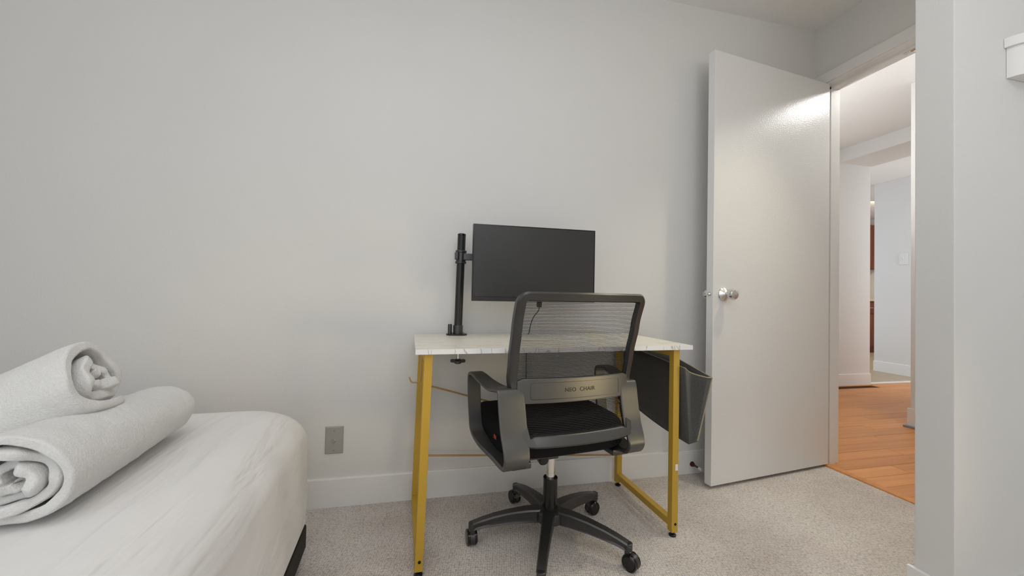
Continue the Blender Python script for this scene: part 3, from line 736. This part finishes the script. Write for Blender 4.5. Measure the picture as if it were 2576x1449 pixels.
loft(bm, secs, closed=True); obj('field_rim', bm, M_nylon_lit, lb, 60)
# lettering
cu = bpy.data.curves.new('lettering', 'FONT'); cu.body = 'NEO  CHAIR'; cu.size = .0192; cu.extrude = .0005; cu.align_x = 'CENTER'; cu.align_y = 'CENTER'; cu.space_character = 1.08
to = bpy.data.objects.new('t', cu); C.objects.link(to)
dg = bpy.context.evaluated_depsgraph_get(); dg.update()
me = bpy.data.meshes.new_from_object(to.evaluated_get(dg)); bpy.data.objects.remove(to)
for v in me.vertices:
    x, yv, zd = v.co
    xl, zl = .006+x, .6125+yv
    v.co = back_p(xl, zl, .0164+zd)
me.name = 'lettering'; me.materials.clear(); me.materials.append(M_ink)
lt = bpy.data.objects.new('lettering', me); C.objects.link(lt); lt.parent = lb; lt['label'] = 'engraved lettering NEO CHAIR'
# arms: a flat band bent into a closed loop in the side plane
def arm_part(sgn):
    #  (y, z, centre |x|, half width, half thickness)
    K = [(-.176, .610, .232, .044, .006), (-.190, .550, .230, .045, .006), (-.206, .490, .229, .044, .006), (-.228, .440, .228, .042, .007), (-.230, .410, .229, .040, .008), (-.195, .383, .230, .036, .008),
         (-.10, .382, .240, .030, .008), (-.01, .396, .262, .027, .007), (.050, .425, .274, .025, .006), (.070, .480, .277, .024, .006), (.080, .550, .279, .024, .006), (.087, .608, .279, .024, .006), (.072, .628, .279, .024, .006),
         (.02, .630, .278, .026, .006), (-.05, .618, .268, .029, .006), (-.10, .608, .250, .036, .006), (-.160, .616, .235, .043, .006)]
    P2 = catmull([Vector((k[0], k[1], 0)) for k in K], 5, True)
    A2 = catmull([Vector((k[2], k[3], k[4])) for k in K], 5, True)
    ss = []; m_ = len(P2)
    for i in range(m_):
        t_ = (P2[(i+1) % m_]-P2[i-1]).normalized(); nx = Vector((-t_.y, t_.x, 0))
        xc, hw2, ht = A2[i]
        if sgn > 0 and hw2 > .030:   # the right arm is seen turned, its rear band narrower
            k_ = min(1, (hw2-.030)/.010); xc -= .010*k_; hw2 *= 1-.20*k_
        pts = []
        for u, v in ((-1, -.55), (-.9, -1), (.9, -1), (1, -.55), (1, .55), (.9, 1), (-.9, 1), (-1, .55)):
            q = P2[i]+nx*ht*v; pts.append((sgn*(xc-(.006 if sgn > 0 else 0)+hw2*u), q.x, q.y))
        ss.append(pts)
    b_ = B(); loft(b_, ss, closed=True)
    a_ = obj('armrest', b_, M_nylon_lit, ch, 45)
    b_ = B(); box(b_, (sgn*.19-.035, -.18, .362), (sgn*.19+.035, -.06, .384), .005); obj('arm_bracket', b_, M_plastic, a_)
    b_ = B(); lathe(b_, [(.006, 0), (.006, .003), (.003, .0045), (0, .004)], (sgn*.1915, -.165, .545), (-sgn, 0, 0), 12); obj('bolt', b_, M_chrome, a_)
arm_part(-1); arm_part(1)

# ------------------------------------------------------------------ bed
BTH = math.radians(3.0)
bed = thing('bed', 'low bed with white fitted sheet on a black base', 'bed', (-.357, 1.494, 0), BTH)
# local: x 0 = open right side going left (-x), y 0 = far end going towards the camera (-y)
bm = B()
WB, LB = 1.45, 2.0; z0, z1 = .128, .550
def bed_sec(z, ins):
    r = .075; out = []
    for cxn, cyn, a0 in ((-r, -r, 0), (-WB+r, -r, PI/2), (-WB+r, -LB+r, PI), (-r, -LB+r, 1.5*PI)):
        for i in range(9):
            a = a0+PI/2*i/8
            # inset moves towards the middle
            out.append((cxn+(r-ins*.0)*math.cos(a), cyn+r*math.sin(a)))
    cx_, cy_ = -WB/2, -LB/2
    return [(cx_+(x-cx_)*(1-ins/(WB/2)), cy_+(y-cy_)*(1-ins/(LB/2)), z) for x, y in out]
secs = [bed_sec(z0, .03), bed_sec(z0+.004, .012), bed_sec(z0+.03, .002), bed_sec(z0+.12, 0), bed_sec(z0+.22, .003)]
RZ = .135
for i in range(1, 11):
    t = PI/2*i/10; secs.append(bed_sec(z1-RZ+RZ*math.sin(t)-.012*(1-i/10)*0, .003+.150*(1-math.cos(t))))
secs.append(bed_sec(z1+.004, .30)); secs.append(bed_sec(z1+.006, .5))
loft(bm, secs); mt = obj('mattress', bm, M_sheet, bed, 60)
bm = B(); box(bm, (-WB+.01, -LB+.01, .046), (-.008, -.02, .127), .006); obj('base_rail', bm, M_bedbase, bed)
for x in (-.075, -WB+.075):
    for y in (-.20, -1.0, -LB+.15):
        bm = B(); box(bm, (x-.03, y-.03, 0), (x+.03, y+.03, .047), .004); obj('leg', bm, M_bedbase, bed)

# ------------------------------------------------------------------ rolled towels
def towel(name, label, A, Bp, rx, rz, thick, turns, seed, sag, wob, rings=(), taper=1.0):
    """a spiral sheet of terry, rolled about the axis A-B"""
    A = Vector(A); Bp = Vector(Bp); d = (Bp-A).normalized(); side = d.cross(Vector((0, 0, 1))).normalized(); upv = side.cross(d).normalized()
    rnd = random.Random(seed); ph = [rnd.uniform(0, 6.28) for _ in range(8)]
    NT = int(turns*30); NA = 84; L_ = (Bp-A).length
    def center(i, u):
        a = 2*PI*turns*i/NT+4.2; t = i/NT
        r = 1-(1-.10)*t**.92
        r *= 1+wob*math.sin(3*a+ph[0])*t*(1-t)*4+wob*.7*math.sin(2*a+ph[1]+u*2)*t
        x = r*rx*math.cos(a); z = r*rz*math.sin(a)
        if z < -rz*.80*r: z = -rz*.80*r+(z+rz*.80*r)*.35
        return x+wob*rx*.5*t*math.sin(ph[2]), z-wob*rz*t*.6
    grid_o, grid_i = [], []
    b_ = B()
    for j in range(NA+1):
        u = j/NA; eo, ei = [], []
        # rounded ends: the roll swells slightly in the middle and pulls in at its ends
        e = min(u, 1-u)*L_
        sw = 1-.05*max(0, 1-e/.04)**2+.02*math.sin(u*7+ph[3])
        sw *= taper+(1-taper)*min(1, u*1.3)
        for rg, dp in rings: sw -= dp*math.exp(-((u-rg)/.006)**2)
        bend = sag*math.sin(PI*u)
        for i in range(NT+1):
            x0, z0_ = center(max(0, i-1), u); x1, z1_ = center(min(NT, i+1), u); x, z = center(i, u)
            tx, tz = x1-x0, z1_-z0_; l = math.hypot(tx, tz) or 1; nx, nz = -tz/l, tx/l
            tk = thick*(.5+.06*math.sin(i*.7+ph[4])+.05*math.sin(i*1.9+u*9))
            # each layer of the roll ends a little in or out
            ax = A+d*(u*L_+ (0.010*math.sin(i*.33+ph[5])+.006*math.sin(i*.9+ph[6]))*(1-abs(2*u-1)*0)*(1 if u < .5 else -1)*(abs(2*u-1)**3)*(1.0 if i > 26 else .25))
            for arr, s_ in ((eo, -1), (ei, 1)):
                arr.append(b_.verts.new(ax+side*((x+nx*tk*s_)*sw)+upv*((z+nz*tk*s_)*sw+bend)))
        grid_o.append(eo); grid_i.append(ei)
    for j in range(NA):
        for i in range(NT):
            b_.faces.new((grid_o[j][i], grid_o[j][i+1], grid_o[j+1][i+1], grid_o[j+1][i]))
            b_.faces.new((grid_i[j][i], grid_i[j+1][i], grid_i[j+1][i+1], grid_i[j][i+1]))
        for i in (0, NT):
            b_.faces.new((grid_o[j][i], grid_o[j+1][i], grid_i[j+1][i], grid_i[j][i]))
    for j in (0, NA):
        for i in range(NT): b_.faces.new((grid_o[j][i], grid_o[j][i+1], grid_i[j][i+1], grid_i[j][i]))
    o = obj(name, b_, M_towel, None, 80)
    sb = o.modifiers.new('soft', 'SUBSURF'); sb.levels = 1; sb.render_levels = 1
    tx = bpy.data.textures.new('terry_lumps', 'CLOUDS'); tx.noise_scale = .028; tx.noise_depth = 3
    dm = o.modifiers.new('lumps', 'DISPLACE'); dm.texture = tx; dm.strength = .004; dm.mid_level = .5; dm.texture_coords = 'LOCAL'
    return tag(o, label, 'towel', 'rolled white towels on the bed')
towel('rolled_towel', 'longer rolled white towel lying on the bed, underneath the other', (-.594, .738, .630), (-.618, 1.150, .6240), .069, .0625, .013, 3.4, 3, 0, .10, ((.40, .022), (.455, .022), (.07, .014)), 1.22)
towel('rolled_towel', 'smaller rolled white towel resting on top of the other towel', (-.900, .893, .628), (-.606, .922, .752), .087, .078, .018, 2.6, 11, -.018, .12, ())
